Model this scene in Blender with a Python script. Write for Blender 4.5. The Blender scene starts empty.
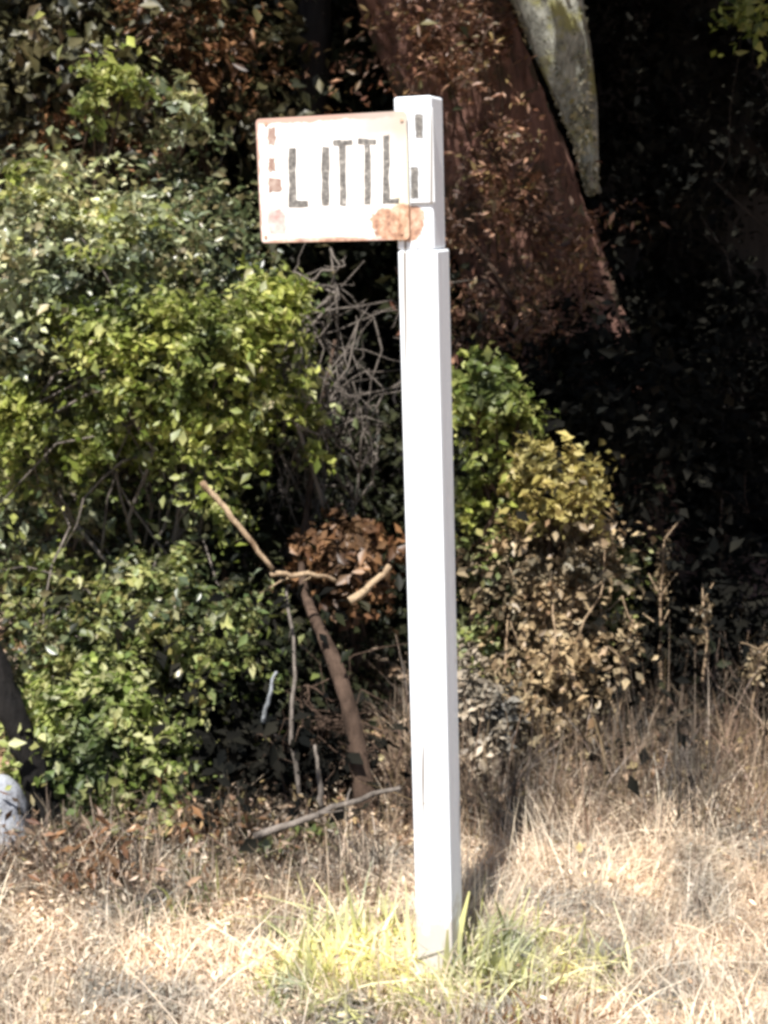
import bpy, math, random
import numpy as np
from mathutils import Vector, Matrix

# ------------------------------------------------------------------ camera, sky, sun, exposure
SC = bpy.context.scene
COL = SC.collection
R = math.radians
PITCH, CAMZ, F = 12.0, 1.6, 512 / math.tan(R(20))
cam = bpy.data.cameras.new('camera')
camo = bpy.data.objects.new('camera', cam); COL.objects.link(camo)
camo.location = (0, 0, CAMZ); camo.rotation_euler = (R(90 - PITCH), 0, 0)
cam.sensor_fit = 'VERTICAL'; cam.sensor_height = 36; cam.lens = 18 / math.tan(R(20))
cam.clip_start = .05; cam.clip_end = 2000
cam.dof.use_dof = True; cam.dof.focus_distance = 2.75; cam.dof.aperture_fstop = 5.6
SC.camera = camo

SUN_DIR = Vector((-.155, -.45, .88)).normalized()      # from the scene towards the sun
world = bpy.data.worlds.new('World'); SC.world = world; world.use_nodes = True
wn = world.node_tree
sky = wn.nodes.new('ShaderNodeTexSky'); sky.sky_type = 'NISHITA'; sky.sun_disc = False
sky.sun_elevation = math.asin(SUN_DIR.z); sky.sun_rotation = math.atan2(SUN_DIR.x, SUN_DIR.y)
wn.links.new(sky.outputs[0], wn.nodes['Background'].inputs[0])
wn.nodes['Background'].inputs[1].default_value = .06
sl = bpy.data.lights.new('sun', 'SUN'); sl.energy = 5.0; sl.angle = R(.5); sl.color = (1, .965, .91)
so = bpy.data.objects.new('sun', sl); COL.objects.link(so)
so.rotation_euler = SUN_DIR.to_track_quat('Z', 'Y').to_euler()
SC.view_settings.view_transform = 'Standard'; SC.view_settings.look = 'None'
SC.view_settings.exposure = 1.2; SC.view_settings.gamma = 1; SC.view_settings.use_curve_mapping = False
SC.render.engine = 'CYCLES'
SC.cycles.max_bounces = 6; SC.cycles.diffuse_bounces = 3; SC.cycles.transparent_max_bounces = 4
SC.cycles.pixel_filter_type = 'BLACKMAN_HARRIS'; SC.cycles.filter_width = 3.2

# ------------------------------------------------------------------ helpers
rng = np.random.default_rng(11)
cp, sp = math.cos(R(PITCH)), math.sin(R(PITCH))
def ray(px, py):
    u, v = (px - 384) / F, (512 - py) / F
    return np.array((u, cp + v * sp, -sp + v * cp))
def at(px, py, Y):
    d = ray(px, py); t = Y / d[1]
    return np.array((d[0] * t, Y, CAMZ + d[2] * t))
def ppm(Y): return F / Y

def link(name, me, mat=None, parent=None):
    o = bpy.data.objects.new(name, me); COL.objects.link(o)
    if mat is not None: me.materials.append(mat)
    if parent is not None: o.parent = parent; o.location = -np.array(parent.location) if parent.parent is None else (0, 0, 0)
    return o
def tag(o, label=None, cat=None, group=None, kind=None):
    if label: o['label'] = label
    if cat: o['category'] = cat
    if group: o['group'] = group
    if kind: o['kind'] = kind
    return o
def empty(name, loc, label, cat, group=None):
    o = bpy.data.objects.new(name, None); COL.objects.link(o)
    o.location = [float(c) for c in loc]; o.empty_display_size = .1
    return tag(o, label, cat, group)

def np_mesh(name, V, T, smooth=False):
    """V (n,3), T (m,k) with k = 3 or 4"""
    me = bpy.data.meshes.new(name)
    V = np.asarray(V, np.float32); T = np.asarray(T, np.int32)
    k = T.shape[1]
    me.vertices.add(len(V)); me.vertices.foreach_set('co', V.ravel())
    me.loops.add(T.size); me.loops.foreach_set('vertex_index', T.ravel())
    me.polygons.add(len(T))
    me.polygons.foreach_set('loop_start', np.arange(0, T.size, k, dtype=np.int32))
    me.polygons.foreach_set('loop_total', np.full(len(T), k, np.int32))
    if smooth: me.polygons.foreach_set('use_smooth', np.ones(len(T), bool))
    me.update(calc_edges=True); me.validate()
    return me

def unit(a): return a / (np.linalg.norm(a, axis=-1, keepdims=True) + 1e-9)

def leaves_mesh(name, C, size, aspect=.55, up=.6, out=None, fold=.25, droop=.3):
    """one folded, pointed leaf of two triangles pairs at each centre"""
    n = len(C)
    nr = rng.normal(size=(n, 3)); nr[:, 2] += up * 1.6
    if out is not None: nr += out * .8
    nr = unit(nr)
    ax = rng.normal(size=(n, 3)); ax[:, 2] -= droop
    ax = unit(ax - nr * (ax * nr).sum(1, keepdims=True))
    sd = np.cross(nr, ax)
    L = (size * np.clip(rng.lognormal(0, .40, n), .45, 1.75))[:, None]; W = L * aspect * .5
    b = C - ax * L * .5; t = C + ax * L * .5 - nr * L * .12
    l = C + sd * W + nr * W * fold - ax * L * .06; r = C - sd * W + nr * W * fold - ax * L * .06
    V = np.stack([b, l, t, r], 1).reshape(-1, 3)
    i = np.arange(n)[:, None] * 4
    T = np.concatenate([i + (0, 2, 1), i + (0, 3, 2)], 1).reshape(-1, 3)
    return np_mesh(name, V, T)

def needles_mesh(name, C, size, n_per=1):
    """narrow sprays: long thin leaves"""
    return leaves_mesh(name, C, size, aspect=.16, up=.3, droop=.9)

class Tubes:
    def __init__(s): s.V = []; s.T = []; s.n = 0
    def add(s, P, rad, sides=6, lump=0.0, ridge=0.0):
        P = np.asarray(P, float); n = len(P)
        rad = np.broadcast_to(np.asarray(rad, float), (n,)) if np.ndim(rad) else np.full(n, rad)
        tg = np.gradient(P, axis=0); tg = unit(tg)
        ref = np.array((0.31, .95, .1)) if abs(tg[:, 1]).mean() < .8 else np.array((1., 0, 0))
        a = unit(np.cross(tg, ref)); b = np.cross(tg, a)
        th = np.arange(sides) / sides * 2 * math.pi
        rr = rad[:, None] * (1 + lump * rng.normal(size=(n, sides)))
        if ridge:
            v_ = np.arange(n)[:, None] * .11; w_ = np.cumsum(rng.normal(size=n) * .035)[:, None]
            f_ = np.abs(np.sin(7 * th[None] + 2 * np.sin(v_ + w_) + 1.5 * np.sin(2.3 * v_ + 3 * th[None]) + w_)) ** .6 + .6 * np.abs(np.sin(13 * th[None] + 3 * np.sin(v_ * 1.7) - w_ * 2)) ** .7
            rr = rr * (1 + ridge * (f_ - .9))
        ring = P[:, None] + rr[..., None] * (np.cos(th)[None, :, None] * a[:, None] + np.sin(th)[None, :, None] * b[:, None])
        V = ring.reshape(-1, 3)
        T = []
        for i in range(n - 1):
            for j in range(sides):
                k = (j + 1) % sides
                T.append((i * sides + j, i * sides + k, (i + 1) * sides + k, (i + 1) * sides + j))
        T = np.array(T) + s.n
        c0, c1 = len(V), len(V) + 1
        V = np.concatenate([V, P[:1], P[-1:]])
        caps = []
        for j in range(sides):
            k = (j + 1) % sides
            caps.append((s.n + c0, s.n + k, s.n + j, s.n + j)); e = (n - 1) * sides
            caps.append((s.n + c1, s.n + e + j, s.n + e + k, s.n + e + k))
        s.caps = getattr(s, 'caps', []) + [(c[0], c[1], c[2]) for c in caps]
        s.V.append(V); s.T.append(T); s.n += len(V)
    def build(s, name, mat, parent=None):
        V = np.concatenate(s.V); Q = np.concatenate(s.T)
        tri = np.concatenate([Q[:, [0, 1, 2]], Q[:, [0, 2, 3]], np.array(s.caps)])
        return link(name, np_mesh(name, V, tri, True), mat, parent)

def curve(p0, p1, n=7, sag=0.0, wob=.04, up=0.0):
    p0, p1 = np.array(p0, float), np.array(p1, float)
    t = np.linspace(0, 1, n)[:, None]
    P = p0 + (p1 - p0) * t
    P[:, 2] += (np.sin(t[:, 0] * math.pi)) * (up - sag)
    L = np.linalg.norm(p1 - p0)
    w = np.cumsum(rng.normal(size=(n, 3)), 0) * wob * L / math.sqrt(n); w -= w[-1] * t
    return P + w * (t > 0)

class Boxes:
    """bevel-free small boxes in a local frame, for lettering and plates"""
    def __init__(s): s.V = []; s.T = []; s.n = 0
    def quadbox(s, P, N, d):
        P = np.asarray(P, float); N = np.asarray(N, float); k = len(P)
        s.V += [P, P + N * d]
        o = s.n
        s.T.append([o + i for i in range(k)][::-1]); s.T.append([o + k + i for i in range(k)])
        for i in range(k):
            j = (i + 1) % k; s.T.append([o + i, o + j, o + k + j, o + k + i])
        s.n += 2 * k
    def build(s, name, mat, parent=None, bevel=0, seg=2):
        me = bpy.data.meshes.new(name)
        me.from_pydata([tuple(v) for v in np.concatenate(s.V)], [], s.T); me.update()
        o = link(name, me, mat, parent)
        import bmesh
        bm = bmesh.new(); bm.from_mesh(me); bmesh.ops.recalc_face_normals(bm, faces=bm.faces)
        if bevel: bmesh.ops.bevel(bm, geom=bm.edges[:], offset=bevel, segments=seg, affect='EDGES', profile=.5)
        bm.to_mesh(me); bm.free()
        return o

# ------------------------------------------------------------------ materials
class N:
    def __init__(s, name):
        s.m = bpy.data.materials.new(name); s.m.use_nodes = True
        s.t = s.m.node_tree; s.p = s.t.nodes['Principled BSDF']; s.out = s.t.nodes['Material Output']
        s.geo = s.t.nodes.new('ShaderNodeNewGeometry'); s.tc = s.t.nodes.new('ShaderNodeTexCoord')
    def noise(s, scale, detail=4, rough=.6, vec=None, stretch=None):
        n = s.t.nodes.new('ShaderNodeTexNoise'); n.inputs['Scale'].default_value = scale
        n.inputs['Detail'].default_value = detail; n.inputs['Roughness'].default_value = rough
        v = vec or s.tc.outputs['Object']
        if stretch:
            mp = s.t.nodes.new('ShaderNodeMapping'); mp.inputs['Scale'].default_value = stretch
            s.t.links.new(v, mp.inputs[0]); v = mp.outputs[0]
        s.t.links.new(v, n.inputs['Vector']); return n.outputs['Fac']
    def ramp(s, fac, stops, interp='LINEAR'):
        r = s.t.nodes.new('ShaderNodeValToRGB'); r.color_ramp.interpolation = interp
        e = r.color_ramp.elements
        while len(e) < len(stops): e.new(.5)
        for k, (p, c) in enumerate(stops):
            e[k].position = p; e[k].color = (*c, 1) if len(c) == 3 else c
        s.t.links.new(fac, r.inputs[0]); return r.outputs[0]
    def mix(s, fac, a, b, mode='MIX'):
        m = s.t.nodes.new('ShaderNodeMix'); m.data_type = 'RGBA'; m.blend_type = mode
        for v, k in ((fac, 0), (a, 6), (b, 7)):
            if hasattr(v, 'links') or hasattr(v, 'is_linked'): s.t.links.new(v, m.inputs[k])
            else: m.inputs[k].default_value = v if k == 0 else (*v, 1)
        return m.outputs[2]
    def math(s, op, a, b):
        m = s.t.nodes.new('ShaderNodeMath'); m.operation = op
        for v, k in ((a, 0), (b, 1)):
            if hasattr(v, 'is_linked'): s.t.links.new(v, m.inputs[k])
            else: m.inputs[k].default_value = v
        return m.outputs[0]
    def col(s, c): s.t.links.new(c, s.p.inputs['Base Color'])
    def bump(s, h, strength=.4, dist=.01):
        b = s.t.nodes.new('ShaderNodeBump'); b.inputs['Strength'].default_value = strength; b.inputs['Distance'].default_value = dist
        s.t.links.new(h, b.inputs['Height']); s.t.links.new(b.outputs[0], s.p.inputs['Normal'])

def leaf_mat(name, cols, trans=.35, clump=4.5, rough=.45, spec=.35):
    n = N(name)
    ri = n.geo.outputs['Random Per Island']
    c = n.ramp(ri, [(i / (len(cols) - 1), k) for i, k in enumerate(cols)])
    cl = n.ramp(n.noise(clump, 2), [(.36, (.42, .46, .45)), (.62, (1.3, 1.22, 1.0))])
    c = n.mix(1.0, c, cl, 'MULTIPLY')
    n.col(c); n.p.inputs['Roughness'].default_value = rough; n.p.inputs['Specular IOR Level'].default_value = spec
    tr = n.t.nodes.new('ShaderNodeBsdfTranslucent'); n.t.links.new(c, tr.inputs[0])
    ms = n.t.nodes.new('ShaderNodeMixShader'); ms.inputs[0].default_value = trans
    n.t.links.new(n.p.outputs[0], ms.inputs[1]); n.t.links.new(tr.outputs[0], ms.inputs[2])
    n.t.links.new(ms.outputs[0], n.out.inputs[0])
    return n.m
def bark_mat(name, a, b, c=None, scale=9, stretch=(1, 1, .18), bump=.9, dist=.03):
    n = N(name)
    f = n.noise(scale, 8, .68, stretch=stretch); f2 = n.noise(scale * .35, 4)
    col = n.ramp(f, [(.3, a), (.62, b)])
    if c is not None: col = n.mix(n.ramp(f2, [(.5, (0, 0, 0)), (.62, (1, 1, 1))]), col, c)
    n.col(col); n.p.inputs['Roughness'].default_value = .9; n.p.inputs['Specular IOR Level'].default_value = .15
    n.bump(f, bump, dist); return n.m

M = {}
M['sage']   = leaf_mat('sage_leaf', [(.05, .07, .035), (.20, .23, .13), (.46, .50, .36), (.11, .14, .06), (.40, .35, .24), (.33, .38, .15), (.58, .60, .48)], spec=.6, rough=.36)  # palest tones stand in for sun highlights on the small leaves
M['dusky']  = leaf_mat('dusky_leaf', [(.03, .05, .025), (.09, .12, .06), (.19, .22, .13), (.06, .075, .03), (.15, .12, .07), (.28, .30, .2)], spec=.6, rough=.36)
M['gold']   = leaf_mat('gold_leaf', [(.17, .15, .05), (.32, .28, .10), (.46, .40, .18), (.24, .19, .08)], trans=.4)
M['yellow'] = leaf_mat('yellow_leaf', [(.07, .10, .02), (.23, .28, .06), (.40, .44, .15), (.12, .17, .035), (.32, .33, .12), (.52, .54, .27)], trans=.45)  # lightest tones put bright highlights into the leaf colour
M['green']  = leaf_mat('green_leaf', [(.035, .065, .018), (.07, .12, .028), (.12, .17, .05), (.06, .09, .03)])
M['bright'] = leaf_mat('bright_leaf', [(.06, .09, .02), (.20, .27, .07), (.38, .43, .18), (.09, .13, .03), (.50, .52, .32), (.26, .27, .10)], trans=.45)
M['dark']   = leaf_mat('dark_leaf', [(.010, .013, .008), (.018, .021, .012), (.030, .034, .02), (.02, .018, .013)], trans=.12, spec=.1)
M['black']  = leaf_mat('painted_shade_leaf', [(.005, .005, .005), (.008, .008, .008), (.012, .012, .011)], trans=.04, spec=.02, rough=.8)  # leaves coloured near black, standing in for deep shade
M['shade_olive']  = leaf_mat('shade_olive_leaf', [(.015, .016, .008), (.05, .05, .025), (.10, .09, .05), (.035, .035, .015), (.07, .05, .03)], trans=.2)  # olive leaf darkened so the top left corner reads as shaded
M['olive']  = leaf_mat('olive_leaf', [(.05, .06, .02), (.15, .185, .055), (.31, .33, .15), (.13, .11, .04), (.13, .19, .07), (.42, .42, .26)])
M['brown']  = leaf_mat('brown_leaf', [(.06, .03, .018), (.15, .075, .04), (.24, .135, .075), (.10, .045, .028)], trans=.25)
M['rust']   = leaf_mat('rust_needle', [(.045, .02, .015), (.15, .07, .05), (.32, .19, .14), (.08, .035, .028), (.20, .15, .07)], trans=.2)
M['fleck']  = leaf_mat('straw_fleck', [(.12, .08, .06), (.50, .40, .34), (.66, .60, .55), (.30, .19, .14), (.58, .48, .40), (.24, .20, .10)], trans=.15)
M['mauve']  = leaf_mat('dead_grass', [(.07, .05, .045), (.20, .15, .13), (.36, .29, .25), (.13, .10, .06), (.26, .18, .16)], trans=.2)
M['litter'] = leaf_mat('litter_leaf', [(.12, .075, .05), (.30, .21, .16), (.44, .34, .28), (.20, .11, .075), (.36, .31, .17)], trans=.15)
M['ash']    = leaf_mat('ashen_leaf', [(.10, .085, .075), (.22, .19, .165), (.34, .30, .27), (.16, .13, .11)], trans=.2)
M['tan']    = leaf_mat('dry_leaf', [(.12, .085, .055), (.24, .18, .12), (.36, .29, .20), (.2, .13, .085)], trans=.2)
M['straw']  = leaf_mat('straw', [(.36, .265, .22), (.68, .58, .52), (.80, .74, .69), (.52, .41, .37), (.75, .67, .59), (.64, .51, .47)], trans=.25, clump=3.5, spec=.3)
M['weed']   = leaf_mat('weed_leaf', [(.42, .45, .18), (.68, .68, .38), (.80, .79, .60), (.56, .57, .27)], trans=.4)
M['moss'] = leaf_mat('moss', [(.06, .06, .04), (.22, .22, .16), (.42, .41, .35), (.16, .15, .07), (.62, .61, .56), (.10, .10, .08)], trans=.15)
M['bark_red'] = bark_mat('red_bark', (.012, .007, .006), (.28, .15, .115), (.08, .06, .04), 13, (1, 1, .1), 1.0, .06)
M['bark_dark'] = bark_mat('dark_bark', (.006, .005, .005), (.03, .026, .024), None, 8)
M['bark_moss'] = bark_mat('mossy_bark', (.03, .03, .022), (.36, .36, .31), (.24, .23, .10), 30, (1, 1, .6))
M['bark_grey'] = bark_mat('grey_bark', (.05, .042, .036), (.21, .18, .155), None, 22)
M['bark_pale'] = bark_mat('pale_wood', (.10, .10, .10), (.34, .36, .38), None, 22)
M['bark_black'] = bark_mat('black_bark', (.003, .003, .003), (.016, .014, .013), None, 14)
M['bark_tan'] = bark_mat('tan_bark', (.16, .10, .06), (.46, .34, .22), None, 22)
M['bark_brown'] = bark_mat('brown_bark', (.022, .014, .01), (.10, .066, .048), None, 16)

# ------------------------------------------------------------------ ground
def gz(x, y):
    x = np.asarray(x, float); y = np.asarray(y, float)
    near = np.clip(1 - np.hypot(x, y - 4) / 12, 0, 1)
    return near * (.018 * np.sin(x * 5.1 + 1) * np.cos(y * 4.3) + .03 * np.sin(x * 1.7 + y * 1.1)) + .06 * np.clip(x - .3, 0, 2) * np.clip(y - 3.0, 0, 2)
def hz(x, y): # hillside
    return np.clip(y - 6.6 - .25 * np.sin(x * .8), 0, None) ** 1.15 * .85
def axis(lo, hi, near0, near1, step, far):
    a = [near0 + i * step for i in range(int((near1 - near0) / step) + 1)]
    d = step
    while a[-1] < hi: d *= 1.5; a.append(min(a[-1] + d, hi))
    d = step
    while a[0] > lo: d *= 1.5; a.insert(0, max(a[0] - d, lo))
    return np.array(a)
xs = axis(-300, 300, -4, 4, .06, 0); ys = axis(-300, 300, 1, 9, .06, 0)
X, Y = np.meshgrid(xs, ys)
Z = gz(X, Y) + rng.normal(size=X.shape) * .006 * (np.hypot(X, Y - 4) < 8)
Z += np.where(Y < 25, np.clip(hz(X, Y), 0, 12), 12) * (np.clip((40 - np.abs(X)) / 20, 0, 1))
nx, ny = len(xs), len(ys)
idx = np.arange(nx * ny).reshape(ny, nx)
Q = np.stack([idx[:-1, :-1], idx[:-1, 1:], idx[1:, 1:], idx[1:, :-1]], -1).reshape(-1, 4)
n = N('verge_soil')
f = n.noise(30, 8, .7); f2 = n.noise(2.2, 5)
c = n.ramp(f, [(.3, (.12, .085, .06)), (.55, (.33, .25, .18)), (.72, (.5, .42, .33))])
c = n.mix(n.ramp(f2, [(.48, (0, 0, 0)), (.62, (1, 1, 1))]), c, (.24, .13, .06))
n.col(c); n.p.inputs['Roughness'].default_value = .95; n.bump(f, .8, .02)
g = link('ground', np_mesh('ground', np.stack([X, Y, Z], -1).reshape(-1, 3), Q, True), n.m)
tag(g, 'dry brown soil of the roadside verge under pale grass', kind='structure')
def ground_z(x, y): return gz(x, y) + np.clip(hz(x, y), 0, 12)

# ------------------------------------------------------------------ sign post
YAW = R(20); LEAN = R(1.7)
base = at(441, 990, 2.71); base[2] = float(gz(base[0], base[1])) - .02
post = empty('sign_post', base, 'white square wooden post in dry grass carrying a rusty white board that reads LITTLE', 'sign post')
# local frame: X along the face to the right, Y away, Z up, leaning left
Mz = Matrix.Rotation(LEAN * -1, 3, 'Y') @ Matrix.Rotation(YAW * -1, 3, 'Z')
# the lean is in the picture plane, the yaw turns the face towards the sun on the left
ex, ey, ez = (np.array(Mz @ Vector(v)) for v in ((1, 0, 0), (0, 1, 0), (0, 0, 1)))
Pb = np.array(base)
def loc(u, d, w): return Pb + ex * u + ey * d + ez * w
def on_face(px, py, d):
    """the point of the plane d in front of the post's axis seen at px, py, in local u, w"""
    r_ = ray(px, py); o = np.array((0, 0, CAMZ)); q = loc(0, d, 0)
    t = np.dot(q - o, ey) / np.dot(r_, ey); h = o + r_ * t - Pb
    return np.dot(h, ex), np.dot(h, ez)
HW = .039
uL, w_top = on_face(397, 97, -HW); uR, w_sign = on_face(436, 247, -HW)
def white_paint(name, stain, amt, base_c=(.72, .765, .81), mud=True):
    n = N(name)
    grime = n.noise(9, 6, .65, stretch=(1, 1, .35)); chips = n.noise(38, 6, .7, stretch=(1, 1, .3))
    grain = n.noise(150, 5, .65, stretch=(1, 1, .03)); crack = n.noise(60, 3, .5, stretch=(1, 1, .02))
    c = n.mix(n.ramp(grime, [(amt, (0, 0, 0)), (amt + .16, (.55, .55, .55))]), base_c, stain)
    c = n.mix(n.ramp(grain, [(.60, (0, 0, 0)), (.78, (.4, .4, .4))]), c, (.52, .53, .53))
    c = n.mix(n.ramp(crack, [(.30, (.9, .9, .9)), (.335, (0, 0, 0))]), c, (.16, .13, .10))
    c = n.mix(n.ramp(chips, [(.67, (0, 0, 0)), (.70, (.85, .85, .85))]), c, (.33, .28, .22))
    if mud:
        sx = n.t.nodes.new('ShaderNodeSeparateXYZ'); n.t.links.new(n.tc.outputs['Object'], sx.inputs[0])
        hgt = n.math('ADD', sx.outputs[2], n.math('MULTIPLY', n.noise(24, 6, .7), -.30))
        c = n.mix(n.ramp(hgt, [(.0, (.6, .6, .6)), (.06, (0, 0, 0))]), c, (.34, .26, .18))
    n.col(c); n.p.inputs['Roughness'].default_value = .6; n.bump(n.math('ADD', grain, n.math('MULTIPLY', crack, 1.5)), .35, .003); return n
pm = white_paint('white_post_paint', (.60, .63, .66), .56)
def prism(B, u0, u1, d0, d1, w0, w1, rot=0):
    P = [loc(u0, d0, w0), loc(u1, d0, w0), loc(u1, d1, w0), loc(u0, d1, w0)]
    B.quadbox(P, ez, w1 - w0)
B = Boxes(); prism(B, -HW, HW, -HW, HW, -.15, w_sign - .006)
B.build('shaft', pm.m, post, .004)
B = Boxes(); prism(B, -HW - .001, HW - .006, -HW + .002, HW - .003, w_sign - .005, w_top)
pt = white_paint('post_top_paint', (.60, .63, .66), .56, mud=False); top_part = B.build('post_top', pt.m, post, .005)
# weathered board, a thin metal sheet on the front face
dP = -HW - .004
u0, wb = on_face(262, 243, dP); _, wt = on_face(259, 119, dP); u1, _ = on_face(409, 200, dP)
nm = N('rusty_sign_enamel')
v = nm.noise(14, 6, .7); v2 = nm.noise(5, 4, .6)
c = nm.mix(nm.ramp(v, [(.54, (0, 0, 0)), (.70, (.7, .7, .7))]), (.76, .735, .70), (.60, .46, .40))
c = nm.mix(nm.ramp(v2, [(.56, (0, 0, 0)), (.68, (.7, .7, .7))]), c, (.50, .37, .29))
def along(axis_v, o_):
    d = nm.t.nodes.new('ShaderNodeVectorMath'); d.operation = 'DOT_PRODUCT'; nm.t.links.new(nm.tc.outputs['Object'], d.inputs[0]); d.inputs[1].default_value = [float(k) for k in axis_v]
    return nm.math('ADD', nm.math('SUBTRACT', d.outputs['Value'], float(np.dot(o_, axis_v))), nm.math('MULTIPLY', nm.noise(26, 6, .75), -.024))
hu = along(ex, loc(u0, 0, 0)); hw = along(ez, loc(0, 0, wb))
W_, H_ = u1 - u0, wt - wb
edge = nm.math('MINIMUM', nm.math('MINIMUM', hu, hw), nm.math('SUBTRACT', H_ - .03, hw))
edge = nm.math('ADD', edge, .0095)
c = nm.mix(nm.ramp(edge, [(.0, (.8, .8, .8)), (.0025, (0, 0, 0))]), c, (.40, .20, .14))
c = nm.mix(nm.ramp(hu, [(W_ - .045, (0, 0, 0)), (W_ - .032, (.8, .8, .8))]), c, (.66, .60, .42))
c = nm.mix(nm.math('MULTIPLY', nm.ramp(hu, [(W_ * .5, (0, 0, 0)), (W_ * .72, (1, 1, 1))]), nm.ramp(hw, [(H_ - .065, (0, 0, 0)), (H_ - .045, (.75, .75, .75))])), c, (.42, .36, .32))
def stain(n_, c_, cx, cy, ru, rw, colr, amt, dpl):
    u_, w_ = on_face(cx, cy, dpl); o_ = loc(u_, dpl, w_)
    def ax_(v_, k_):
        d = n_.t.nodes.new('ShaderNodeVectorMath'); d.operation = 'DOT_PRODUCT'; n_.t.links.new(n_.tc.outputs['Object'], d.inputs[0]); d.inputs[1].default_value = [float(q) / k_ for q in v_]
        return n_.math('SUBTRACT', d.outputs['Value'], float(np.dot(o_, v_)) / k_)
    a_, b_ = ax_(ex, ru), ax_(ez, rw)
    r2 = n_.math('ADD', n_.math('POWER', n_.math('ABSOLUTE', a_, 0), 3.0), n_.math('POWER', n_.math('ABSOLUTE', b_, 0), 3.0))
    r2 = n_.math('ADD', r2, n_.math('MULTIPLY', n_.math('SUBTRACT', n_.noise(45, 7, .75), .5), 2.6))
    tone = n_.ramp(n_.noise(60, 6, .7), [(.34, colr[0]), (.5, colr[1]), (.64, colr[2])])
    return n_.mix(n_.ramp(r2, [(.7, (amt,) * 3), (1.25, (0, 0, 0))]), c_, tone)
RUST3 = ((.16, .07, .04), (.42, .23, .14), (.60, .43, .31)); PINK3 = ((.34, .17, .15), (.52, .34, .31), (.66, .52, .47))
c = stain(nm, c, 396, 223, .050, .033, RUST3, .95, -HW - .007)
c = stain(nm, c, 277, 222, .022, .026, PINK3, .85, -HW - .007)
c = stain(nm, c, 320, 241, .10, .008, RUST3, .6, -HW - .007)
nm.col(c); nm.p.inputs['Roughness'].default_value = .5; nm.bump(v, .15, .003)
rust = N('rust_orange'); rf = rust.noise(40, 6, .7)
rust.col(rust.ramp(rf, [(.32, (.14, .06, .035)), (.48, (.40, .23, .145)), (.62, (.60, .46, .36))])); rust.p.inputs['Roughness'].default_value = .85
lk = [l_ for l_ in pt.t.links if l_.to_socket == pt.p.inputs['Base Color']][0].from_socket
pt.col(stain(pt, lk, 405, 223, .040, .033, RUST3, .95, -HW))
def roundrect(u0, u1, w0, w1, r, d, segs=5):
    P = []
    for (cu, cw, a0) in ((u1 - r, w0 + r, -90), (u1 - r, w1 - r, 0), (u0 + r, w1 - r, 90), (u0 + r, w0 + r, 180)):
        for k in range(segs + 1):
            a = R(a0 + 90 * k / segs); P.append(loc(cu + r * math.cos(a), d, cw + r * math.sin(a)))
    return P
B = Boxes(); B.quadbox(roundrect(u0, u1, wb, wt, .008, dP), -ey, .003)
board = B.build('sign_board', nm.m, post)
face = dP - .003
def px_rect(B, x0, y0, x1, y1, thick=.0012, jag=.0008):
    P = []
    a, b_ = on_face(x0, y1, face), on_face(x1, y1, face); c_, d_ = on_face(x1, y0, face), on_face(x0, y0, face)
    for (p, q, nseg) in ((a, b_, 3), (b_, c_, 5), (c_, d_, 3), (d_, a, 5)):
        for k in range(nseg):
            t = k / nseg
            P.append(loc(p[0] + (q[0] - p[0]) * t + rng.normal() * jag, face + .0004, p[1] + (q[1] - p[1]) * t + rng.normal() * jag))
    B.quadbox(P, -ey, thick)
ink = N('worn_black_paint'); iv = ink.noise(120, 5, .7)
ink.col(ink.ramp(iv, [(.38, (.08, .075, .07)), (.56, (.19, .18, .165)), (.66, (.44, .41, .37))])); ink.p.inputs['Roughness'].default_value = .6
pale = N('faded_grey_paint'); iv = pale.noise(60, 5, .7)
pale.col(pale.ramp(iv, [(.40, (.24, .15, .12)), (.62, (.42, .33, .28))])); pale.p.inputs['Roughness'].default_value = .6
B = Boxes()
px_rect(B, 289, 148, 296, 207); px_rect(B, 296.3, 201, 308, 207)              # L
px_rect(B, 322, 147, 329.5, 205)                                                # I
px_rect(B, 333, 140, 352, 145.2); px_rect(B, 339.5, 145.5, 346, 205)            # T
px_rect(B, 358, 139, 376, 144.2); px_rect(B, 364.5, 144.5, 371, 204)            # T
px_rect(B, 383, 135, 389.5, 203); px_rect(B, 389.8, 198, 399, 203)              # L
B.build('lettering', ink.m, board)
for sx_, sy_ in ((266, 124), (402, 120), (266, 237), (402, 233)):
    B = Boxes(); u_, w_ = on_face(sx_, sy_, face)
    B.quadbox([loc(u_ + .0035 * math.cos(-a_ * math.pi / 5), face, w_ + .0035 * math.sin(-a_ * math.pi / 5)) for a_ in range(10)], -ey, .002)
    B.build('screw', rust.m, board, .0006)
# narrow column of small faded characters down the left edge
B = Boxes()
for (x0, y0, x1, y1) in ((268.5, 127, 275, 145), (268.5, 158, 275, 171), (268.5, 178, 281, 191)):
    px_rect(B, x0, y0, x1, y1, jag=.0016)
B.build('small_lettering', pale.m, board)
# rusted-through corner patch and stain along the lower edge
def blob(B, cx, cy, rx, ry, d, thick, n_=26, irr=.18):
    ph = rng.uniform(0, 6.28, 4); P = []
    for k in range(n_):
        a = -2 * math.pi * k / n_
        rr = 1 + irr * (math.sin(2 * a + ph[0]) * .5 + math.sin(3 * a + ph[1]) * .6 + math.sin(5 * a + ph[2]) * .4)
        u, w = on_face(cx + rx * rr * math.cos(a), cy + ry * rr * math.sin(a), d); P.append(loc(u, d, w))
    B.quadbox(P, -ey, thick)
pink = N('pink_rust_stain'); pf = pink.noise(50, 5)
pink.col(pink.ramp(pf, [(.35, (.42, .26, .24)), (.65, (.66, .52, .48))])); pink.p.inputs['Roughness'].default_value = .8
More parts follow.
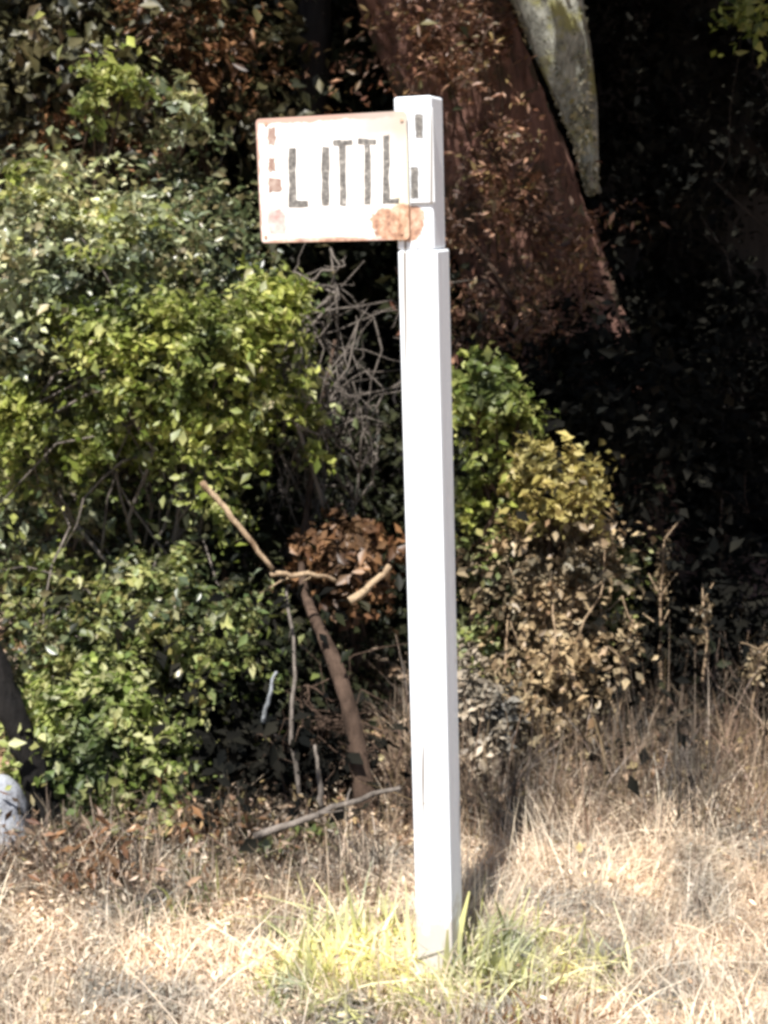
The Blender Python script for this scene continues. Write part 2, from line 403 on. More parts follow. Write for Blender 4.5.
# narrow plate nailed on the post beside the board, two dark marks on it
B = Boxes(); 
pu0, _ = on_face(409, 150, face); pu1, _ = on_face(433, 150, face); _, pw0 = on_face(420, 203, face); _, pw1 = on_face(420, 108, face)
plate_m = white_paint('plate_paint', (.66, .67, .66), .55, (.60, .63, .66), False)
prism(B, u1 + .0012, pu1, -HW - .003, -HW + .0, pw0, pw1)
strip = B.build('number_plate', plate_m.m, post, .001)
B = Boxes(); face_s = face; face = -HW - .0032
px_rect(B, 415.5, 114, 423, 137); px_rect(B, 411, 167, 418.5, 198)
face = face_s
B.build('lettering', ink.m, strip)

# ------------------------------------------------------------------ plants
def foliage(name, C, size, mat, parent, cen=None, **k):
    out = unit(C - cen) if cen is not None else None
    return link(name, leaves_mesh(name, C, size, out=out, **k), mat, parent)
def clumps(px, py, Y, rx, ry, depth, n_c, rc, per, shell=.4, gap=-9):
    """clump centres in an uneven ellipsoid given by its outline, and leaf points round them"""
    d = unit(rng.normal(size=(n_c, 3))); r_ = rng.uniform(shell * .5, 1, (n_c, 1)) ** .5 * rng.lognormal(0, .2, (n_c, 1))
    q = d * r_
    cen = np.array(at(px, py, Y)); s = np.array((rx / ppm(Y), depth, ry / ppm(Y)))
    CC = cen + q * s
    # leaves stand along a few twigs that leave each clump centre, outwards and drooping
    ph = rng.uniform(0, 6.28, 4)
    keep = np.sin(CC[:, 0] * 12 + ph[0]) * np.cos(CC[:, 2] * 14 + ph[1]) + .6 * np.sin(CC[:, 0] * 8 + CC[:, 2] * 10 + ph[2]) > gap
    if keep.sum() > 5: CC, d = CC[keep], d[keep]; n_c = len(CC)
    nt = 5; ax = unit(rng.normal(size=(n_c, nt, 3)) + d[:, None] * .9 + (0, -.25, .1))
    rad = rc * rng.lognormal(0, .45, n_c)
    k = rng.poisson(per, n_c); who = np.repeat(np.arange(n_c), k); tw = rng.integers(nt, size=len(who))
    t = rng.uniform(0, 2.6, len(who))[:, None]
    P = CC[who] + (ax[who, tw] * t - np.array((0, 0, .10)) * t ** 2 + rng.normal(size=(len(who), 3)) * .26) * rad[who][:, None]
    P = P[P[:, 2] > ground_z(P[:, 0], P[:, 1]) + .015]
    return CC, P, cen
def shrub(name, label, cat, blobs, mat, size, stem_px, stem_mat='bark_grey', group=None, stem_r=.012, n_stems=5, aspect=.55, up=.6, max_stems=40, fname='foliage'):
    px, Y = stem_px
    b = np.array(at(px, 800, Y)); b[2] = float(ground_z(b[0], b[1]))
    root = empty(name, b, label, cat, group)
    PP = []; CCs = []
    for bl in blobs:
        CC, P, cen = clumps(*bl); PP.append(P); CCs.append(CC)
    P = np.concatenate(PP); CC = np.concatenate(CCs)
    foliage(fname, P, size, M[mat], root, cen=CC.mean(0), aspect=aspect, up=up)
    T = Tubes()
    CC = CC[CC[:, 2] > b[2] + .05] if (CC[:, 2] > b[2] + .05).sum() > 3 else CC
    pick = CC[rng.permutation(len(CC))[:max_stems]]
    mains = []
    for k in range(n_stems):
        tgt = pick[k % len(pick)]; st = b + np.array((rng.normal() * .04, rng.normal() * .04, -.03))
        c_ = curve(st, tgt, 9, up=.06, wob=.10); T.add(c_, np.linspace(stem_r, stem_r * .35, 9), 6); mains.append(c_)
    for tgt in pick[n_stems:]:
        m_ = mains[rng.integers(len(mains))]; st = m_[rng.integers(3, 9)]
        T.add(curve(st, tgt, 6, up=.03, wob=.12), np.linspace(stem_r * .4, stem_r * .14, 6), 5)
    T.build('stem', M[stem_mat], root)
    return root

# --- big trees: trunk (as seen), crown overhead shading the wood
def tree(name, label, path, rads, bark, crown, crown_mat, leaf, group=None, lump=.06, sides=18, cat='tree', aspect=.5, ridge=0.0):
    """path: (px, py, Y) list, last points may rise above the frame; crown: list of world blobs (x,y,z,rx,ry,rz,n)"""
    P0 = np.array([at(*p) if len(p) == 3 else p[:3] for p in path])
    b = P0[0].copy(); b[2] = float(ground_z(b[0], b[1])); P0[0] = b
    root = empty(name, b, label, cat, group)
    t0 = np.linspace(0, 1, len(P0)); tt = np.linspace(0, 1, 160 if ridge else 40)
    P = np.stack([np.interp(tt, t0, P0[:, i]) for i in range(3)], 1)
    for _ in range(60 if ridge else 4): P[1:-1] = (P[:-2] + P[1:-1] * 2 + P[2:]) / 4
    P[0] -= (0, 0, .1)
    T = Tubes(); rr = np.interp(tt, t0, rads); rr = rr * (1 + .6 * np.exp(-tt * 18))
    T.add(P, rr, sides, lump, ridge); T.build('trunk', M[bark], root)
    L = Tubes(); pts = []
    for (x, y, z, rx, ry, rz, n_) in crown:
        nc = max(8, n_ // 60)
        cc = np.array((x, y, z)) + unit(rng.normal(size=(nc, 3))) * rng.uniform(.15, 1, (nc, 1)) ** .45 * (rx, ry, rz)
        who = rng.integers(nc, size=n_); pts.append(cc[who] + rng.normal(size=(n_, 3)) * (.22, .22, .10))
        for k in range(3):
            i0 = rng.integers(int(len(P) * .7), len(P) - 1); L.add(curve(P[i0], cc[k], 8, up=.2, wob=.1), np.linspace(rr[i0] * .35, .012, 8), 6)
    if pts:
        L.build('limb', M[bark], root)
        pts = np.concatenate(pts)
        foliage('crown', pts, leaf, M[crown_mat], root, aspect=aspect, up=.5)
    return root, P

lean, LP = tree('leaning_tree', 'big leaning trunk with reddish fibrous bark and a broken mossy limb, behind the sign', 
    [(655, 800, 5.6), (632, 620, 5.55), (590, 430, 5.5), (520, 230, 5.45), (455, 60, 5.4), (395, -90, 5.3), (-.1, 5.3, 3.7, 0), (-.35, 5.4, 4.8, 0)],
    [.30, .27, .255, .25, .24, .23, .2, .12], 'bark_red',
    [(-.2, 5.4, 4.2, 1.5, .9, .9, 9000), (1.2, 5.4, 3.8, 1.5, .7, .7, 12000), (1.15, 3.5, 3.3, 1.1, .28, .28, 9000), (2.6, 5.4, 3.9, 1.2, 1.0, .9, 8000)], 'dark', .11, sides=120, lump=.012, ridge=.10)  # the nearest crown blob is unseen, added to keep sun off the right shrubs
# mossy limb hanging down, wide above and pointed below
T = Tubes(); pl = np.array([at(500, -120, 4.85), at(545, -20, 4.82), at(562, 50, 4.8), at(577, 110, 4.8), at(588, 160, 4.8), at(592, 190, 4.8)])
T.add(pl, np.array([.15, .125, .085, .052, .03, .02]) , 14, .14); T.add(curve(pl[0] + (0, 0.1, 0), (-.05, 5.3, 3.6), 5), .12, 8)
for _ in range(4):
    j_ = pl[4] + (pl[5] - pl[4]) * rng.uniform(-.3, .6) + rng.normal(size=3) * .018; T.add(curve(j_, j_ + np.array((rng.normal() * .02, rng.normal() * .02, -rng.uniform(.02, .07))), 4), np.array([.012, .010, .007, .003]), 5)
bl = T.build('broken_limb', M['bark_moss'], lean); bl['label'] = 'pale broken limb with grey and yellow moss'
i_ = rng.integers(0, 5, 3200); f_ = rng.uniform(0, 1, 3200)[:, None]; rl = np.array([.15, .125, .085, .052, .03, .02])
q_ = pl[i_] + (pl[i_ + 1] - pl[i_]) * f_ + unit(rng.normal(size=(3200, 3))) * (rl[i_] * (1 - f_[:, 0]) + rl[i_ + 1] * f_[:, 0])[:, None] * 1.02
foliage('moss', q_, .016, M['moss'], bl, aspect=.6)

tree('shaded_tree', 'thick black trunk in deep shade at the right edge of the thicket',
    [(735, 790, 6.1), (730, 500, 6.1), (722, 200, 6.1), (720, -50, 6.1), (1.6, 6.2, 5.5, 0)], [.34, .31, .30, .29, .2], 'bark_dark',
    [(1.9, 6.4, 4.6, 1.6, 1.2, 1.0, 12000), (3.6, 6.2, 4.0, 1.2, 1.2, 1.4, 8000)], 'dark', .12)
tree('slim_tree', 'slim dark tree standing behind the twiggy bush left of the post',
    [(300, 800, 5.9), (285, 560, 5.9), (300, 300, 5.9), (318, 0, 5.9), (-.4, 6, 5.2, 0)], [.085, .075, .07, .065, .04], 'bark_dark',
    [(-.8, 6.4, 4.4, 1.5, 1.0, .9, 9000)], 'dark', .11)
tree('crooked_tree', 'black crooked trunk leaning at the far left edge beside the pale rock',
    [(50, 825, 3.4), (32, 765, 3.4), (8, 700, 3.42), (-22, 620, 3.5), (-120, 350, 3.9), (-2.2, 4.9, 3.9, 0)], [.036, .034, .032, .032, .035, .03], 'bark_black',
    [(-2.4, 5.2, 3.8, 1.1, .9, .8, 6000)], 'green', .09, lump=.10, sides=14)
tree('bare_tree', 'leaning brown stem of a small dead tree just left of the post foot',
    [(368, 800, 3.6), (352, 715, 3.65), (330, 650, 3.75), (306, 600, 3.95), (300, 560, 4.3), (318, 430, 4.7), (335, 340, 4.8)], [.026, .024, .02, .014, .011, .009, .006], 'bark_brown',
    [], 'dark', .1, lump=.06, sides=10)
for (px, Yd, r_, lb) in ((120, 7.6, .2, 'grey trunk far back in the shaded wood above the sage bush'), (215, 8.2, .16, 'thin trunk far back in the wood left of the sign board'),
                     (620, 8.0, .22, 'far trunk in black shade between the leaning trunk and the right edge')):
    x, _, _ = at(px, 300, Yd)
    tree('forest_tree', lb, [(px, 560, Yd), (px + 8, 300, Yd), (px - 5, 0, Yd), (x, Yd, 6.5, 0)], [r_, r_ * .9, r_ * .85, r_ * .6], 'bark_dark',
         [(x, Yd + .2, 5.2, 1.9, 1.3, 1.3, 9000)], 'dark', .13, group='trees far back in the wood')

# --- understorey that fills the shade: shrubs
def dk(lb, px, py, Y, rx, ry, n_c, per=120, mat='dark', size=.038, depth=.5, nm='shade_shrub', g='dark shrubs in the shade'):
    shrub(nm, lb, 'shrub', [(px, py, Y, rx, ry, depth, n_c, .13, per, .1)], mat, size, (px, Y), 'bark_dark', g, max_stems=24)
dk('shrub painted black for shade under the far right canopy, lowest and nearest the dry grass', 700, 680, 4.4, 100, 70, 80, mat='black', depth=.25)
dk('dark shrub added as shade over the lower part of the leaning trunk', 585, 410, 4.75, 60, 70, 50, mat='black')  # shrub added in near-black leaves to darken the lower trunk like shade
dk('leafy mass painted black for shade at the right edge halfway up', 700, 420, 5.6, 110, 160, 90, mat='black')
dk('leafy mass painted black for shade filling the top right corner', 700, 130, 5.9, 130, 190, 110, mat='black')
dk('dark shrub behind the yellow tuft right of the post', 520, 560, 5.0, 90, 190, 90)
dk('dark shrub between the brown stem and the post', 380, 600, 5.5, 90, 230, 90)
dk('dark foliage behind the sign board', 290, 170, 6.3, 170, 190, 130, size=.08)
dk('foliage painted dark for shade in the top left corner', 70, 70, 5.5, 200, 100, 110, mat='shade_olive', size=.045)
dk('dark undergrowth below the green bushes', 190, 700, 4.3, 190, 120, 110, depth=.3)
dk('black low undergrowth added as shade at the edge of the dry grass, left of the brown stem', 245, 765, 3.75, 80, 40, 34, mat='black', depth=.12)  # added to fill the shaded pocket with black leaves
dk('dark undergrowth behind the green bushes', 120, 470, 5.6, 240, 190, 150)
# undergrowth on the wooded slope
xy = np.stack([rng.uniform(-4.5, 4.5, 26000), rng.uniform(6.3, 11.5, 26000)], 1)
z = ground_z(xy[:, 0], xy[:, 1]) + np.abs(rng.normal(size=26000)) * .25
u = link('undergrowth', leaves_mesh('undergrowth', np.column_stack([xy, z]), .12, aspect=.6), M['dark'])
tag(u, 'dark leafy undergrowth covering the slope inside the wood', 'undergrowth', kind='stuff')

# --- sunlit bushes on the left
def bush(name, label, blobs, mat, size, stem_px, stem_mat='bark_grey', cat='bush', k=1.0, **kw):
    blobs = [(x, y, Y, rx, ry, dp, max(3, int(nc * 2.1)), rc * .92, per * 1.45 * k, .3, .02 if rx * ry > 3000 else -9) for (x, y, Y, rx, ry, dp, nc, rc, per) in blobs]
    return shrub(name, label, cat, blobs, mat, size, stem_px, stem_mat, **kw)
bush('sage_bush', 'large grey green bush with small leaves at the left, below the shaded top corner',
     [(95, 285, 4.5, 140, 110, .3, 80, .075, 75), (5, 290, 4.4, 70, 130, .3, 40, .075, 75), (60, 400, 4.4, 110, 60, .25, 30, .06, 60), (230, 400, 4.5, 70, 90, .25, 16, .05, 45), (90, 480, 4.35, 110, 50, .2, 16, .05, 45)], 'sage', .031, (110, 4.6), max_stems=60)
bush('arching_bush', 'rounded grey green bush between the large grey green bush and the sign board',
     [(205, 230, 4.7, 52, 62, .22, 34, .06, 70), (190, 285, 4.6, 70, 40, .2, 20, .06, 60)], 'dusky', .027, (215, 4.8), max_stems=30)
bush('yellow_bush', 'yellow green sprays of leaves slanting up below the sign board',
     [(150, 375, 4.2, 60, 22, .15, 18, .045, 65), (215, 340, 4.2, 55, 26, .15, 22, .042, 70), (268, 308, 4.25, 32, 20, .12, 11, .038, 65),
      (200, 425, 4.25, 85, 24, .18, 22, .042, 50), (115, 440, 4.2, 40, 24, .12, 10, .042, 50), (10, 415, 4.1, 26, 34, .1, 10, .045, 60), (270, 385, 4.3, 34, 24, .12, 8, .04, 40), (60, 250, 4.25, 90, 90, .15, 10, .04, 34), (150, 520, 4.1, 110, 60, .2, 12, .04, 34), (120, 330, 4.15, 90, 30, .12, 14, .04, 44)],
     'yellow', .028, (190, 4.5), max_stems=50)
bush('dusky_bush', 'dusky green bush in part shade at the left edge, halfway down',
     [(50, 540, 4.4, 110, 70, .3, 56, .065, 50), (180, 520, 4.5, 80, 44, .25, 30, .06, 45), (120, 660, 3.9, 120, 60, .2, 22, .05, 40)], 'dusky', .028, (80, 4.5), max_stems=40)
bush('olive_bush', 'olive green bush below the slanting tan stick, left of the brown stem',
     [(150, 615, 3.95, 66, 46, .2, 34, .05, 60), (205, 650, 3.95, 50, 44, .2, 26, .05, 60), (100, 650, 3.95, 50, 36, .2, 16, .05, 45), (60, 590, 4.0, 70, 40, .2, 8, .045, 40), (90, 760, 3.6, 80, 50, .15, 12, .04, 36)], 'olive', .028, (165, 4.0), max_stems=36)
bush('bright_bush', 'low bright green bush at the lower left beside the black leaning trunk',
     [(100, 735, 3.62, 62, 40, .15, 34, .042, 65), (70, 780, 3.58, 44, 28, .12, 16, .04, 55), (160, 765, 3.65, 40, 40, .12, 14, .042, 45), (75, 700, 3.65, 40, 20, .12, 10, .04, 45)], 'bright', .029, (105, 3.7), max_stems=30)
bush('ground_weed', 'flat yellow green weeds at the foot of the low bright green bush',
     [(150, 835, 3.4, 90, 12, .08, 22, .035, 40), (50, 845, 3.4, 60, 12, .08, 12, .035, 36), (280, 845, 3.38, 70, 10, .08, 8, .03, 30)], 'olive', .03, (130, 3.45), cat='weed', max_stems=8, n_stems=2)
bush('hanging_leaf_spray', 'small yellow spray of leaves lit against the dark wood in the top left', 
     [(108, 92, 4.6, 20, 16, .08, 6, .035, 34)], 'yellow', .034, (60, 5.6), 'bark_brown', 'leaf spray', max_stems=6, n_stems=2)
bush('pale_leaf_spray', 'small pale grey spray of leaves left of the sign, near its top corner',
     [(180, 112, 4.7, 24, 22, .08, 6, .035, 30)], 'sage', .034, (170, 5.6), 'bark_brown', 'leaf spray', max_stems=6, n_stems=2)
bush('corner_leaf_spray', 'small yellow green spray of leaves in the top right corner',
     [(765, 20, 4.35, 40, 14, .1, 5, .035, 24)], 'yellow', .032, (800, 5.2), 'bark_dark', 'leaf spray', max_stems=3, n_stems=1, stem_r=.006)
# --- right of the post
bush('yellow_tuft', 'round pale yellow leafy tuft right of the post, halfway up',
     [(552, 482, 4.1, 32, 28, .1, 18, .032, 65)], 'gold', .028, (560, 4.3), 'bark_brown', max_stems=14)
bush('climbing_tuft', 'small yellow green tuft touching the right side of the post',
     [(485, 385, 4.2, 26, 30, .1, 12, .036, 50), (505, 425, 4.3, 30, 22, .1, 7, .036, 36), (476, 490, 4.3, 14, 30, .08, 6, .034, 34)], 'yellow', .03, (490, 4.4), 'bark_brown', max_stems=14)
bush('withered_bush', 'withered tan bush under the round yellow tuft',
     [(560, 550, 4.2, 52, 40, .2, 30, .042, 38), (565, 640, 4.1, 40, 60, .2, 22, .04, 32), (530, 710, 4.0, 60, 40, .15, 16, .04, 30), (500, 570, 4.3, 30, 40, .2, 7, .04, 28), (570, 750, 4.0, 30, 50, .15, 12, .04, 28)], 'tan', .028, (555, 4.2), 'bark_tan', max_stems=40)
bush('mixed_bush', 'loose olive green bush in half shade between the post and the withered bush',
     [(520, 640, 4.35, 60, 70, .2, 24, .05, 36), (590, 600, 4.4, 40, 70, .2, 16, .05, 34), (500, 520, 4.4, 40, 60, .2, 14, .05, 34)], 'olive', .03, (530, 4.45), 'bark_brown', max_stems=30)
bush('ashen_weed', 'pale grey withered weed low behind the right side of the post',
     [(482, 725, 3.8, 16, 52, .08, 18, .034, 36)], 'ash', .024, (485, 3.9), 'bark_grey', cat='weed', max_stems=14)
bush('rust_needle_bush', 'reddish brown dead foliage over the leaning trunk beside the sign',
     [(470, 120, 4.9, 60, 130, .15, 44, .06, 36), (530, 250, 4.9, 60, 70, .15, 34, .06, 36), (400, 40, 4.95, 70, 50, .15, 22, .06, 28), (490, 320, 4.85, 60, 30, .12, 14, .05, 34)], 'rust', .03, (560, 5.1), 'bark_brown', aspect=.32, max_stems=8)
bush('rust_needle_bush', 'brown dead foliage in the wood above the left end of the sign',
     [(200, 40, 5.2, 70, 50, .15, 24, .06, 30), (90, 150, 5.2, 80, 30, .15, 14, .06, 26)], 'brown', .036, (230, 5.5), 'bark_brown', aspect=.35, max_stems=16)
bush('dead_leaf_clump', 'rust brown clump of dead leaves left of the post, above the brown stem',
     [(350, 560, 4.3, 46, 30, .14, 24, .042, 38)], 'brown', .034, (350, 4.6), 'bark_brown', max_stems=18)
bush('dry_bracken', 'low rust brown bracken along the thicket at the left edge',
     [(60, 880, 3.2, 90, 30, .1, 26, .05, 34), (200, 865, 3.3, 90, 26, .1, 20, .05, 30)], 'brown', .03, (90, 3.3), 'bark_brown', 'bracken', aspect=.35, max_stems=16)

# --- bare twigs and sticks
def twigs(name, label, cat, px, py, Y, rx, ry, n_, mat, stem_px, r_=.006):
    b = np.array(at(stem_px[0], 800, stem_px[1])); b[2] = float(ground_z(b[0], b[1]))
    root = empty(name, b, label, cat); T = Tubes()
    mains = []
    for k in range(5):
        a = rng.uniform(0, 6.28); e = at(px + rx * math.cos(a) * .9, py + ry * math.sin(a) * .9 - ry * .3, Y + rng.normal() * .12)
        c_ = curve(b, e, 10, up=.1, wob=.16); T.add(c_, np.linspace(r_ * 1.8, r_ * .5, 10), 6); mains.append(c_)
    for k in range(n_):
        m_ = mains[rng.integers(len(mains))]; st = m_[rng.integers(4, 10)]
        q = rng.normal(size=2) * .45; e = at(px + rx * q[0] * 1.6, py + ry * q[1] * 1.6, Y + rng.normal() * .15)
        if np.linalg.norm(e - st) > .55: e = st + (e - st) * .55 / np.linalg.norm(e - st)
        c_ = curve(st, e, 7, wob=.2); T.add(c_, np.linspace(r_ * .8, r_ * .25, 7), 5)
        for j in range(2):
            s2 = c_[rng.integers(2, 7)]; T.add(curve(s2, s2 + rng.normal(size=3) * .1, 5, wob=.15), np.linspace(r_ * .4, r_ * .18, 5), 4)
    T.build('twigs', M[mat], root); return root
twigs('twiggy_bush', 'leafless grey twiggy bush right below the sign board', 'bush', 325, 380, 4.6, 55, 110, 60, 'bark_grey', (345, 4.7), .006)
twigs('twiggy_bush', 'loose thin brown twigs low in the dark hollow left of the post', 'bush', 320, 760, 3.7, 90, 60, 36, 'bark_brown', (300, 3.85), .0035)
twigs('twiggy_bush', 'grey twigs in the black shade near the right edge', 'bush', 690, 570, 4.7, 70, 70, 12, 'bark_brown', (700, 4.8), .004)
def stick(label, pts, r0, r1, mat, cat='stick', side=2):
    P0 = np.array([at(*p) for p in pts]); root_loc = P0[0]
    tt = np.linspace(0, 1, 12); t0 = np.linspace(0, 1, len(P0))
    P = np.stack([np.interp(tt, t0, P0[:, i]) for i in range(3)], 1) + rng.normal(size=(12, 3)) * .003
    T = Tubes(); T.add(P, np.linspace(r0, r1, 12), 7, .06)
    for k in range(side):
        s_ = P[rng.integers(4, 10)]; T.add(curve(s_, s_ + rng.normal(size=3) * .06, 4), np.linspace(r1 * .6, r1 * .3, 4), 5)
    o = T.build('broken_stick', M[mat]); tag(o, label, cat); return o
stick('straight tan stick slanting through the leaves left of the post', [(203, 482, 3.75), (235, 520, 3.75), (272, 570, 3.76)], .009, .007, 'bark_tan', side=0)
stick('crooked tan stick lying level between the slanting stick and the dead leaves', [(272, 573, 3.77), (310, 574, 3.8), (336, 580, 3.85)], .008, .006, 'bark_tan')
stick('short thick pale stick among the rust brown dead leaves', [(352, 602, 3.85), (372, 585, 3.85), (390, 566, 3.85)], .013, .008, 'bark_tan', side=0)
stick('long pale branch lying at the foot of the thicket left of the post', [(255, 836, 3.2), (300, 822, 3.2), (350, 800, 3.25), (400, 786, 3.3)], .010, .006, 'bark_grey')
stick('pale upright stem of a dead shrub leaning beside the post, right', [(500, 810, 3.9), (480, 740, 3.95), (462, 670, 4.0)], .02, .014, 'bark_grey')
stick('thin bare branch over the low bright green bush', [(115, 690, 3.8), (140, 720, 3.8), (165, 740, 3.82)], .006, .004, 'bark_tan')

stick('pale grey upright stem in the black hollow left of the brown stem', [(320, 812, 3.42), (319, 780, 3.42), (315, 745, 3.44)], .009, .004, 'bark_grey', side=0)
stick('short pale grey stub beside the olive green bush, above the heap of twigs', [(262, 722, 3.6), (269, 695, 3.6), (276, 672, 3.62)], .007, .004, 'bark_pale', side=0)
stick('thin grey stem rising through the black hollow behind the pale upright stem', [(300, 800, 3.55), (290, 730, 3.6), (296, 650, 3.7), (285, 590, 3.8)], .007, .004, 'bark_grey')
# pale rock at the left edge
import bmesh
bm = bmesh.new(); bmesh.ops.create_icosphere(bm, subdivisions=4, radius=1)
for v_ in bm.verts:
    q = v_.co; s_ = 1 + .12 * math.sin(q.x * 3 + 1) * math.cos(q.y * 4) + .09 * math.sin(q.z * 6 + q.x * 4) + rng.normal() * .012
    v_.co = (q.x * .095 * s_, q.y * .09 * s_, q.z * .14 * s_)
me = bpy.data.meshes.new('rock'); bm.to_mesh(me); bm.free()
n = N('pale_stone'); f = n.noise(16, 8, .7); n.col(n.ramp(f, [(.35, (.08, .08, .09)), (.55, (.27, .28, .31)), (.75, (.16, .18, .14))])); n.bump(f, .7, .02); n.p.inputs['Roughness'].default_value = .9
o = bpy.data.objects.new('rock', me); COL.objects.link(o); me.materials.append(n.m)
o.location = [float(k) for k in at(-4, 825, 3.3)]; o.location.z = .07; tag(o, 'pale grey rock at the left edge beside the black leaning trunk', 'rock')

# ------------------------------------------------------------------ grass
def blades(name, XY, h, w, lean_, segs=3, z0=None):
    n_ = len(XY); z = ground_z(XY[:, 0], XY[:, 1]) - .005
    B0 = np.column_stack([XY, z]); fx, fy = XY[:, 0], XY[:, 1]; cl = np.sin(fx * 11 + 3 * np.sin(fy * 7)) * np.cos(fy * 9 + 2 * np.sin(fx * 5))
    a = 3 * np.sin(fx * 4 + 1.3) + 2.5 * np.cos(fy * 5.3 + fx * 3) + rng.normal(size=n_) * 1.6
    H = h * np.clip(rng.lognormal(0, .35, n_), .4, 1.9) * (1 + .4 * cl); d = np.stack([np.cos(a), np.sin(a)], 1); ln = np.abs(rng.normal(size=n_)) * lean_
    b = rng.uniform(0, 2 * math.pi, n_); sd = np.column_stack([np.cos(b), np.sin(b), np.zeros(n_)])
    W = w * rng.lognormal(0, .3, n_)
    rows = []
    for k in range(segs + 1):
        t = k / segs
        c_ = B0.copy(); c_[:, 2] += H * t * (1 - .35 * ln * t); c_[:, :2] += d * (H * ln * t ** 1.7)[:, None]
        ww = (W * (1 - .85 * t))[:, None] * .5
        rows += [c_ - sd * ww, c_ + sd * ww]
    V = np.stack(rows, 1).reshape(-1, 3); m_ = 2 * (segs + 1)
    i = np.arange(n_)[:, None] * m_; T = []
    for k in range(segs): T += [i + (2 * k, 2 * k + 1, 2 * k + 3, 2 * k + 2)]
    return np_mesh(name, V, np.concatenate(T, 1).reshape(-1, 4))
def patch(n_, x0, x1, y0, y1, thin=0.0, sc=1.6, seed=0):
    P = np.stack([rng.uniform(x0, x1, n_), rng.uniform(y0, y1, n_)], 1)
    d = np.sin(P[:, 0] * 7.3 * sc + seed) * np.cos(P[:, 1] * 6.1 * sc + seed * 2) + .5 * np.sin(P[:, 0] * 17 + P[:, 1] * 13 + seed)
    return P[d > thin * 1.5 - rng.uniform(0, 1.6, n_)]
P1 = patch(80000, -1.7, 1.9, 1.9, 3.5, -1)
g1 = link('dry_grass', blades('dry_grass', P1, .042, .0055, 1.4), M['straw'])
tag(g1, 'short pale dry grass covering the verge', 'grass', kind='stuff')
P2 = patch(14000, .1, 2.0, 2.2, 3.55, -.2, 1.2, 3)
P2b = patch(5000, -1.7, .2, 2.2, 3.2, .3, 1.2, 5)
g2 = link('tall_dry_grass', blades('tall_dry_grass', np.concatenate([P2, P2b]), .10, .0036, .9, 4), M['straw'])
tag(g2, 'tall pale dry straw standing among the short grass', 'grass', kind='stuff')
xy = patch(26000, -1.6, 1.8, 2.1, 3.7, -1, 1.3, 8)
z = ground_z(xy[:, 0], xy[:, 1]) + np.abs(rng.normal(size=len(xy))) * .025 + .012
l = link('litter', leaves_mesh('litter', np.column_stack([xy, z]), .013, aspect=.4, up=.6), M['fleck'])
tag(l, 'pale and brown broken bits of leaf and straw strewn through the short grass', 'leaf litter', kind='stuff')
P3 = patch(11000, .0, 2.1, 3.4, 4.35, -.3, 1.5, 9)
l = link('dry_scrub', blades('dry_scrub', P3, .17, .0045, .6, 4), M['mauve'])
tag(l, 'brown mauve dead grass along the bank behind the post on the right', 'dead grass', kind='stuff')
P4 = patch(5000, -1.5, .0, 3.0, 3.6, -.3, 1.5, 4)
l = link('dry_scrub', blades('dry_scrub', P4, .09, .0045, .8, 4), M['mauve'])
tag(l, 'brown dead grass along the foot of the bushes on the left', 'dead grass', kind='stuff')
# leaf litter at the foot of the thicket
xy = np.stack([rng.uniform(-2, 2.2, 9000), rng.normal(3.9, .25, 9000)], 1)
z = ground_z(xy[:, 0], xy[:, 1]) + np.abs(rng.normal(size=9000)) * .03 + .01
l = link('litter', leaves_mesh('litter', np.column_stack([xy, z]), .024, up=1.2), M['litter'])
tag(l, 'reddish brown leaf litter at the foot of the thicket', 'leaf litter', kind='stuff')
xy = np.stack([rng.uniform(-1.5, -.1, 2600), rng.normal(3.3, .14, 2600)], 1)
z = ground_z(xy[:, 0], xy[:, 1]) + np.abs(rng.normal(size=2600)) * .05 + .01
l = link('withered_weeds', leaves_mesh('withered_weeds', np.column_stack([xy, z]), .024, aspect=.35, up=.2), M['litter'])
tag(l, 'low withered brown weeds along the thicket on the left', 'weeds', kind='stuff')

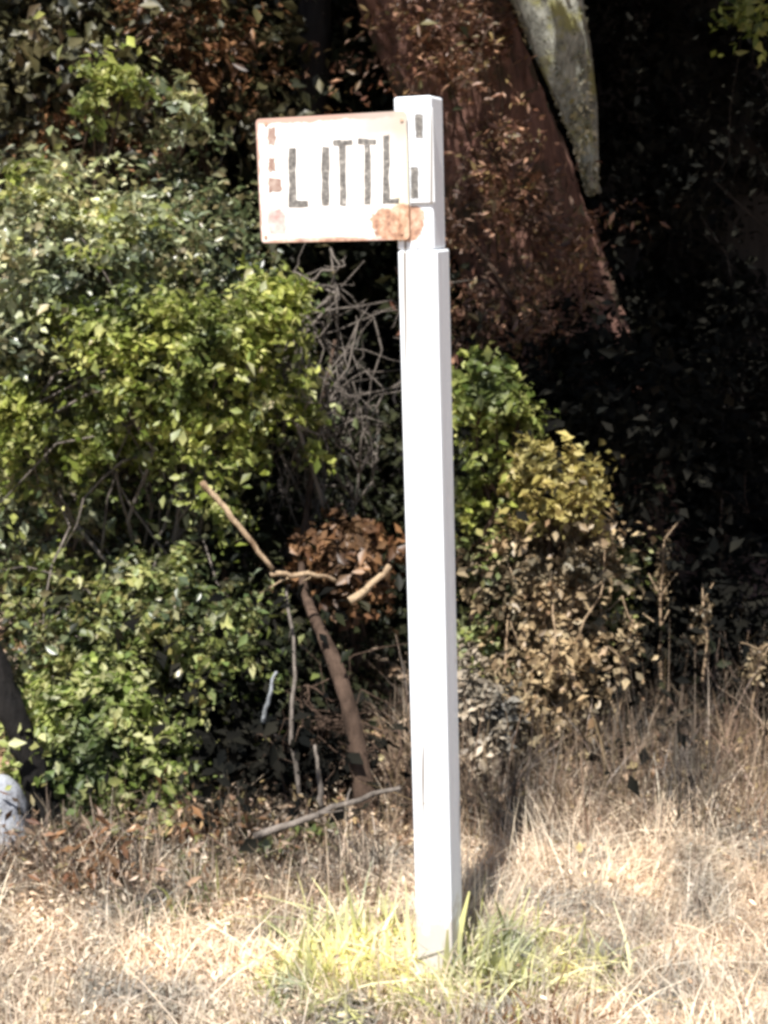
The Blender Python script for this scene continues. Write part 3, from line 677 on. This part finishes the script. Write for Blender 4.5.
# weeds at the post's foot
def weed(label, px, py, Y, n_b, h, spread, mat='weed', w=.012, group=None, ln=.9):
    c_ = at(px, py, Y); c_[2] = float(ground_z(c_[0], c_[1]))
    XY = c_[:2] + rng.normal(size=(n_b, 2)) * spread
    root = empty('weed_clump', c_, label, 'weed', group)
    link('foliage', blades('foliage', XY, h, w, ln, 4), M[mat], root)
for (lb, px, Y, nb, h, s_) in (('pale green weed clump against the left of the post foot', 350, 2.76, 380, .078, .07), ('sprawling pale weed left of the post at the bottom edge', 310, 2.66, 220, .075, .06),
        ('yellow green weed clump against the right of the post foot', 495, 2.74, 420, .082, .07), ('tall yellow green weed farther right of the post foot', 570, 2.76, 220, .08, .06),
        ('small pale weed directly in front of the post foot', 437, 2.62, 240, .085, .06)):
    weed(lb, px, 950, Y, nb, h, s_)
weed('withered brown weed at the bottom edge right of the post foot', 535, 950, 2.47, 240, .07, .07, 'brown', .008)
weed('dull green weed among the straw left of the pale weeds', 200, 950, 3.05, 120, .07, .09, 'olive', .008)
# dry flower stalks
def stalk(label, px, Y, h, group='dry stalks at the edge of the thicket', lean_=0):
    b = at(px, 850, Y); b[2] = float(ground_z(b[0], b[1]))
    root = empty('dry_stalk', b, label, 'dry stalk', group)
    T = Tubes(); top = b + np.array((lean_, rng.normal() * .03, h)); c_ = curve(b, top, 8, wob=.05); T.add(c_, np.linspace(.006, .003, 8), 6)
    br = []
    for k in range(5):
        s_ = c_[rng.integers(4, 8)]; e = s_ + np.array((rng.normal() * .04, rng.normal() * .04, rng.uniform(.03, .08))); T.add(curve(s_, e, 4), np.linspace(.003, .0015, 4), 5); br.append(e)
    T.build('stem', M['bark_tan'], root)
    q_ = rng.uniform(.45, 1, 150)[:, None]; pts = c_[3] + (top - c_[3]) * q_ + rng.normal(size=(150, 3)) * (.018, .018, .012)
    foliage('seed_head', pts, .017, M['tan'], root, up=.1)
stalk('tall dry stalk standing alone against the black shade right of the withered bush', 655, 4.2, .58)
stalk('dry stalk under the withered bush, left of the lone tall stalk', 580, 4.2, .62, lean_=.03)
stalk('short dry stalk in the straw between the post and the withered bush', 525, 4.0, .36, lean_=-.03)
stalk('leaning dry stalk in the straw below the withered bush', 605, 4.0, .42, lean_=.05)
stalk('pale dry stalk among the straw at the right edge', 745, 3.9, .34)
stalk('low dry stalk at the end of the straw near the right edge', 700, 4.1, .40, lean_=-.02)
